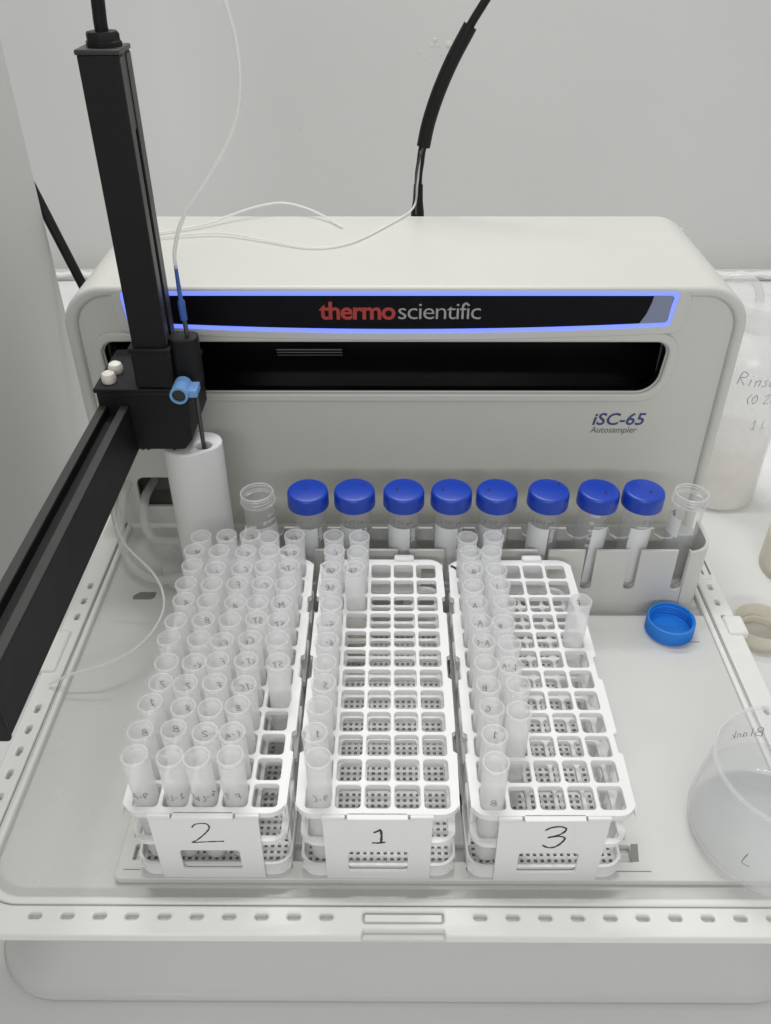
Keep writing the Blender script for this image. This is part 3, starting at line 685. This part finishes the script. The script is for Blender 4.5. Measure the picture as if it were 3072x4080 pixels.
for k, (kind, la, tl, lh, hw_) in enumerate(spec):
    t = thing('centrifuge_tube', names[k], 'centrifuge tube', (sx[k], .1690, .0025), 'large tubes in the block rack')
    t.rotation_euler = (R_(tl[0] + 1.0), R_(tl[1]), 0)
    def ch_(name, me, m=None):
        o = bpy.data.objects.new(name, me); col.objects.link(o); o.parent = t
        if m and not me.materials: me.materials.append(m)
        return o
    ch_('tube_wall', CON)
    ql = lq(lh); ql.polygons.foreach_set('use_smooth', [True] * len(ql.polygons)); ql.set_sharp_from_angle(angle=R_(40)); ch_('liquid', ql, MT['liquid'])
    if kind == 'cap':
        c = ch_('cap', capm)
        # small scribble on the lid
        ang = random.uniform(0, 6.28); rr = random.uniform(.006, .009)
        oxy = [(-.002, -.001), (.008, .005), (-.006, -.002), (-.008, -.002), (-.008, -.003), (.010, .007), (.004, -.006), (.004, -.006)][k - 1]
        fnc = (lambda ox: (lambda u, v: (ox[0] + u, ox[1] + v, .11915)))(oxy)
        scribe('lid_mark', random.choice(('0', '8', '60', '9')), .0036, .0009, fnc, MT['blueink'], c, jit=.1)
    else: ch_('neck_thread', THR)
    if k != 9: me = patch(cyl(0, 0, CR, .022, la), .0235, .063, CR).mesh('writing_label')
    else: me = patch(cyl(0, 0, CR, .074, la), .0150, .020, CR).mesh('writing_label')
    me.polygons.foreach_set('use_smooth', [True] * len(me.polygons)); ch_('writing_label', me, MT['white'])
    if k == 0:
        me = text_mesh('greiner', .0052, .0002); wrap(me, cyl(0, 0, CR, .0895, 18, .0002)); ch_('print', me, MT['printwhite'])
        me = patch(cyl(0, 0, CR, .0960, 50, .0002), .006, .0014, CR).mesh('print'); ch_('print', me, MT['printwhite'])
    elif kind == 'cap' and k not in (7, 8):
        me = text_mesh('nunc', .0075, .0003, 0, 1.05)
        f0 = cyl(0, 0, CR, .0840, la + 62, .0002); f1 = lambda u, v: f0(v - .002, -u)
        wrap(me, f1); ch_('print', me, MT['printwhite'])
    if k == 7:
        for q, s_ in enumerate(('50ml', '45', '40', '35', '30')):
            me = text_mesh(s_, .0042, .00015); wrap(me, cyl(0, 0, CR, .0985 - .0085 * q, -28, .0002)); ch_('print', me, MT['printwhite'])
    if hw_: scribe('handwriting', hw_, .0040, .0005, cyl(0, 0, CR, .0900, la + 18 if k < 7 else la - 8), MT['inkgrey'], t)
    if k == 9:
        scribe('handwriting', '4', .007, .0009, cyl(0, 0, CR, .094, -68), MT['ink'], t)
    for q in range(4 if kind == 'open' else 0):
        me = patch(cyl(0, 0, CR, .074 - .010 * q, -28 if k == 0 else 30, .0002), .012, .00045, CR).mesh('graduation'); ch_('graduation', me, MT['inkgrey'])

# ================================================================ RINSE STATION, HOSES, CAPILLARIES, CABLES
def hull2(c1, r1, c2, r2, n=18):
    d = Vector(c2) - Vector(c1); th = math.atan2(d.y, d.x); b = math.acos((r1 - r2) / d.length)
    out = [(c1[0] + r1 * math.cos(th + b + (2 * math.pi - 2 * b) * k / n), c1[1] + r1 * math.sin(th + b + (2 * math.pi - 2 * b) * k / n)) for k in range(n + 1)]
    out += [(c2[0] + r2 * math.cos(th - b + 2 * b * k / n), c2[1] + r2 * math.sin(th - b + 2 * b * k / n)) for k in range(n + 1)]
    return out
rs = thing('rinse_station', 'white plastic rinse column with a hole in its top receiving the needle', 'rinse column', (-.172, .197, -.006))
hl = hull2((-.1765, .2030), .0215, (-.1620, .2065), .0170)
hole = [(NX + .0068 * math.cos(R_(-a)), NY + .0068 * math.sin(R_(-a))) for a in range(0, 360, 15)]
me = plate_mesh('column', [hl, hole], .153, .0022, 4); me.transform(Matrix.Translation((.172, -.197, .0765)))
link('column', me, MT['rinse'], rs, True, 40)
obj('well_floor', MB().lathe([(0, 0), (.0069, 0)], 16, (NX + .172, NY - .197, .105)), MT['rinse'], rs)
obj('foot', MB().lathe([(0, 0), (.036, 0), (.038, .002), (.037, .0055), (.030, .0090), (0, .0090)], 40, (-.012, .010, 0)), MT['tray'], rs)
def hose(name, pts, r, m, label, cat, group=None, n=10):
    o = obj(name, MB().sweep(smooth_path(pts, 10), r, n), m, ang=60); return tag(o, label, cat, group)
hose('drain_hose', [(-.245, .300, .040), (-.247, .268, .040), (-.245, .245, .026), (-.236, .232, .016), (-.222, .222, .020), (-.200, .210, .028)], .0046, MT['hose'], 'clear soft hose from the housing hatch curling to the side of the rinse column', 'hose', 'rinse hoses')
hose('supply_hose', [(-.262, .300, .052), (-.266, .262, .050), (-.266, .232, .028), (-.256, .206, .010), (-.238, .188, .004), (-.215, .178, .005), (-.193, .178, .010)], .0046, MT['hose'], 'clear soft hose looping low over the tray into the rinse column front', 'hose', 'rinse hoses')
hose('capillary_loop', [(-.232, .155, .148), (-.236, .150, .110), (-.230, .142, .080), (-.208, .135, .052), (-.196, .118, .040), (-.194, .095, .034), (-.206, .068, .028), (-.232, .050, .022), (-.262, .046, .014), (-.283, .043, .004)], .0012, MT['ptfe'], 'thin white capillary hanging in a loop under the gantry arm', 'capillary', 'capillaries', 8)
hose('sample_capillary', [(NX - .001, NY, .310), (-.1602, .2, .325), (-.150, .2, .350), (-.127, .2, .379), (-.107, .2, .409), (-.098, .2, .436), (-.097, .2, .465), (-.102, .2, .492), (-.112, .2, .53)], .0015, MT['ptfe'], 'thin white capillary rising in an S curve from the blue needle sleeve', 'capillary', 'capillaries', 8)
hose('transfer_capillary', [(.125, .510, .490), (.1075, .511, .466), (.085, .511, .437), (.060, .511, .390), (.046, .509, .348), (.0395, .496, .325), (.0365, .492, .295), (.033, .488, .272), (.012, .45, .2685), (-.030, .385, .2682), (-.070, .368, .2682), (-.120, .390, .2690), (-.165, .407, .2700), (-.215, .400, .2690), (-.245, .385, .268)], .0011, MT['ptfe'], 'thin white capillary leaving the sleeved cable and lying across the housing top', 'capillary', 'capillaries', 8)
hose('arched_capillary', [(-.042, .430, .2680), (-.060, .456, .2705), (-.085, .474, .2755), (-.110, .480, .2785), (-.135, .470, .2775), (-.160, .455, .2735), (-.185, .435, .270), (-.220, .415, .2690), (-.25, .40, .268)], .0012, MT['ptfe'], 'thin white capillary arching just above the housing top edge', 'capillary', 'capillaries', 8)
# power cable with sleeve and boot
cb = thing('signal_cable', 'black cable with thick sleeve rising behind the housing', 'cable', (.038, .5, BZ))
ci = Matrix.Translation((-.038, -.5, -BZ))
def CP(o): o.parent = cb; o.matrix_parent_inverse = ci; return o
CP(obj('cable_core', MB().sweep(smooth_path([(.038, .500, BZ + .0), (.038, .5, .20), (.0375, .5, .29), (.0395, .5, .315), (.042, .5, .332), (.052, .5, .37), (.068, .5, .41), (.085, .5, .442), (.099, .5, .464), (.125, .5, .505)], 8), .0042, 12), MT['cable']))
CP(obj('sleeve', MB().sweep(smooth_path([(.0423, .5, .331), (.047, .5, .354), (.056, .5, .382), (.069, .5, .412), (.0855, .5, .4425)], 8), .0072, 16), MT['cable']))
CP(obj('boot', MB().sweep([(.0375, .5, .24), (.0375, .5, .262), (.0376, .5, .275), (.0378, .5, .292)], [.0075, .0072, .0055, .0050], 14), MT['cable']))
CP(obj('second_core', MB().sweep(smooth_path([(.036, .493, .262), (.0350, .493, .292), (.038, .494, .318), (.043, .497, .334)], 6), .0012, 8), MT['needle']))
hose('rail_cable', [(-.1885, .204, .4735), (-.1885, .204, .480), (-.1875, .204, .500), (-.189, .205, .53), (-.20, .21, .57)], .0046, MT['cable'], 'black cable rising from the top of the vertical rail', 'cable', None, 12)
hose('side_cable', [(-.470, .62, .36), (-.445, .60, .325), (-.418, .575, .285), (-.385, .555, .205), (-.360, .545, .135), (-.330, .535, .05), (-.31, .53, -.10)], .0058, MT['cable'], 'black cable slanting from behind the left wall edge down behind the housing', 'cable', None, 12)

# ================================================================ LOOSE THINGS
c2 = thing('loose_cap', 'bright blue screw cap lying open side up on the tray', 'bottle cap', (.2640, .1145, 0))
c2.location.z = -.0003
mb = MB().lathe([(0, 0), (.0190, 0), (.0205, .0008), (.0212, .0025), (.0216, .0150), (.0214, .0160), (.0200, .0162), (.0196, .0150), (.0192, .0035), (.0180, .0026), (0, .0024)], 56)
obj('shell', mb, MT['bluecap2'], c2)
mb = MB()
for k in range(90):
    a = R_(4 * k); mb.box(-.0003, .0003, -.0003, .0003, 0, .0125)
    vs = mb.v[-8:]; mb.v[-8:] = [(.0214 * math.cos(a) + x * math.cos(a) - y * math.sin(a), .0214 * math.sin(a) + x * math.sin(a) + y * math.cos(a), z + .002) for x, y, z in vs]
obj('knurling', mb, MT['bluecap2'], c2)['kind'] = 'stuff'
mb = MB()
for q in range(3): mb.sweep([(.0193 * math.cos(R_(a)), .0193 * math.sin(R_(a)), .0062 + .0028 * q + .0028 * a / 360) for a in range(0, 361, 10)], .0006, 6)
obj('thread', mb, MT['bluecap2'], c2)
c2.rotation_euler = (0, 0, .4)

c3 = thing('cloudy_cap', 'cloudy translucent cap standing on the bench beside the tray', 'bottle cap', (.4090, .2190, BZ))
mb = MB().lathe([(0, 0), (.0250, 0), (.0270, .0015), (.0278, .005), (.0295, .0225), (.0290, .0235), (.0278, .0232), (.0270, .0215), (.0258, .0060), (.0240, .0040), (0, .0040)], 48)
obj('shell', mb, MT['capclear'], c3)
obj('inner_ring', MB().lathe([(.0200, .0040), (.0205, .0120), (.0195, .0125), (.0190, .0120), (.0188, .0040)], 40), MT['capclear'], c3)

bk = thing('beaker', 'clear plastic beaker of water marked Blank at the tray corner', 'beaker', (.2800, -.0930, .0002))
RB = [(0, 0), (.044, 0), (.0520, .0015), (.0560, .006), (.0570, .013), (.0560, .024), (.0535, .045), (.0515, .066), (.0510, .0755)]
RI = [(.0500, .0755), (.0503, .066), (.0522, .045), (.0545, .025), (.0555, .013), (.0545, .008), (.050, .004), (.040, .0025), (0, .0025)]
mb = MB().lathe(RB, 72); mb.lathe(RI, 72); obj('wall', mb, MT['beaker'], bk)
obj('rim', MB().lathe([(.0508, .0735), (.0524, .0745), (.0526, .0762), (.0515, .0770), (.0500, .0764), (.0498, .0745)], 72), MT['beakerrim'], bk)
obj('water', MB().lathe([(0, .0030), (.040, .0030), (.0500, .0046), (.0543, .0088), (.0551, .013), (.0543, .024), (.0530, .0345), (0, .0345)], 64), MT['liquid'], bk)
scribe('handwriting', 'Blank', .0090, .0007, cyl(0, 0, .0524, .0420, 188, .0003), MT['inkgrey'], bk)
scribe('handwriting', 'L', .012, .0006, cyl(0, 0, .0555, .028, -40, .0003), MT['inkfaint'], bk)

bt = thing('rinse_bottle', 'tall cloudy plastic bottle with handwriting standing on the bench behind the housing', 'bottle', (.4450, .4950, BZ))
BR = .0500
prof = [(0, 0), (.044, 0), (.0485, .002), (BR, .006), (BR, .150), (BR, .185), (.0485, .200), (.042, .218), (.030, .232), (.0230, .238), (.0225, .246)]
inn = [(.0205, .246), (.0210, .238), (.028, .230), (.040, .216), (.0465, .199), (.048, .185), (.048, .006), (.0460, .003), (0, .003)]
mb = MB().lathe(prof, 56); mb.lathe(inn, 56); obj('wall', mb, MT['bottle'], bt)
obj('liquid', MB().lathe([(0, .0035), (.0455, .0035), (.0474, .0075), (.0474, .092), (0, .092)], 48), MT['bottlelow'], bt)
obj('cap', MB().lathe([(0, .272), (.022, .272), (.0265, .2700), (.0272, .267), (.0275, .246), (.0270, .240), (.0255, .240), (.0250, .262), (0, .264)], 48), MT['bottle'], bt)
B = lambda a, z: cyl(0, 0, BR, z, a, .0003)
scribe('handwriting', '1', .0165, .0010, B(10, .208), MT['ink'], bt, center=False)
scribe('handwriting', 'Rinse', .0165, .0008, B(-33, .186), MT['inkgrey'], bt, center=False, slant=.2)
scribe('handwriting', '(0.2%)', .0120, .0008, B(-14, .163), MT['inkgrey'], bt, center=False)
scribe('handwriting', '1 L', .0120, .0007, B(2, .128), MT['inkfaint'], bt, center=False)
hose('bottle_tube', [(.440, .495, .150), (.436, .496, .172), (.425, .499, .185), (.405, .505, .186), (.385, .515, .170), (.365, .53, .13), (.35, .54, .05)], .0050, MT['hose'], 'clear tube running from the handwritten bottle cap behind the housing', 'hose')
jr = thing('clear_jar', 'squat cloudy jar on the bench beyond the translucent cap, mostly out of frame', 'jar', (.5000, .3330, BZ))
mb = MB().lathe([(0, 0), (.044, 0), (.047, .003), (.0475, .010), (.047, .050), (.0455, .052), (.0445, .050), (.045, .010), (.042, .004), (0, .004)], 56)
obj('wall', mb, MT['capclear'], jr)
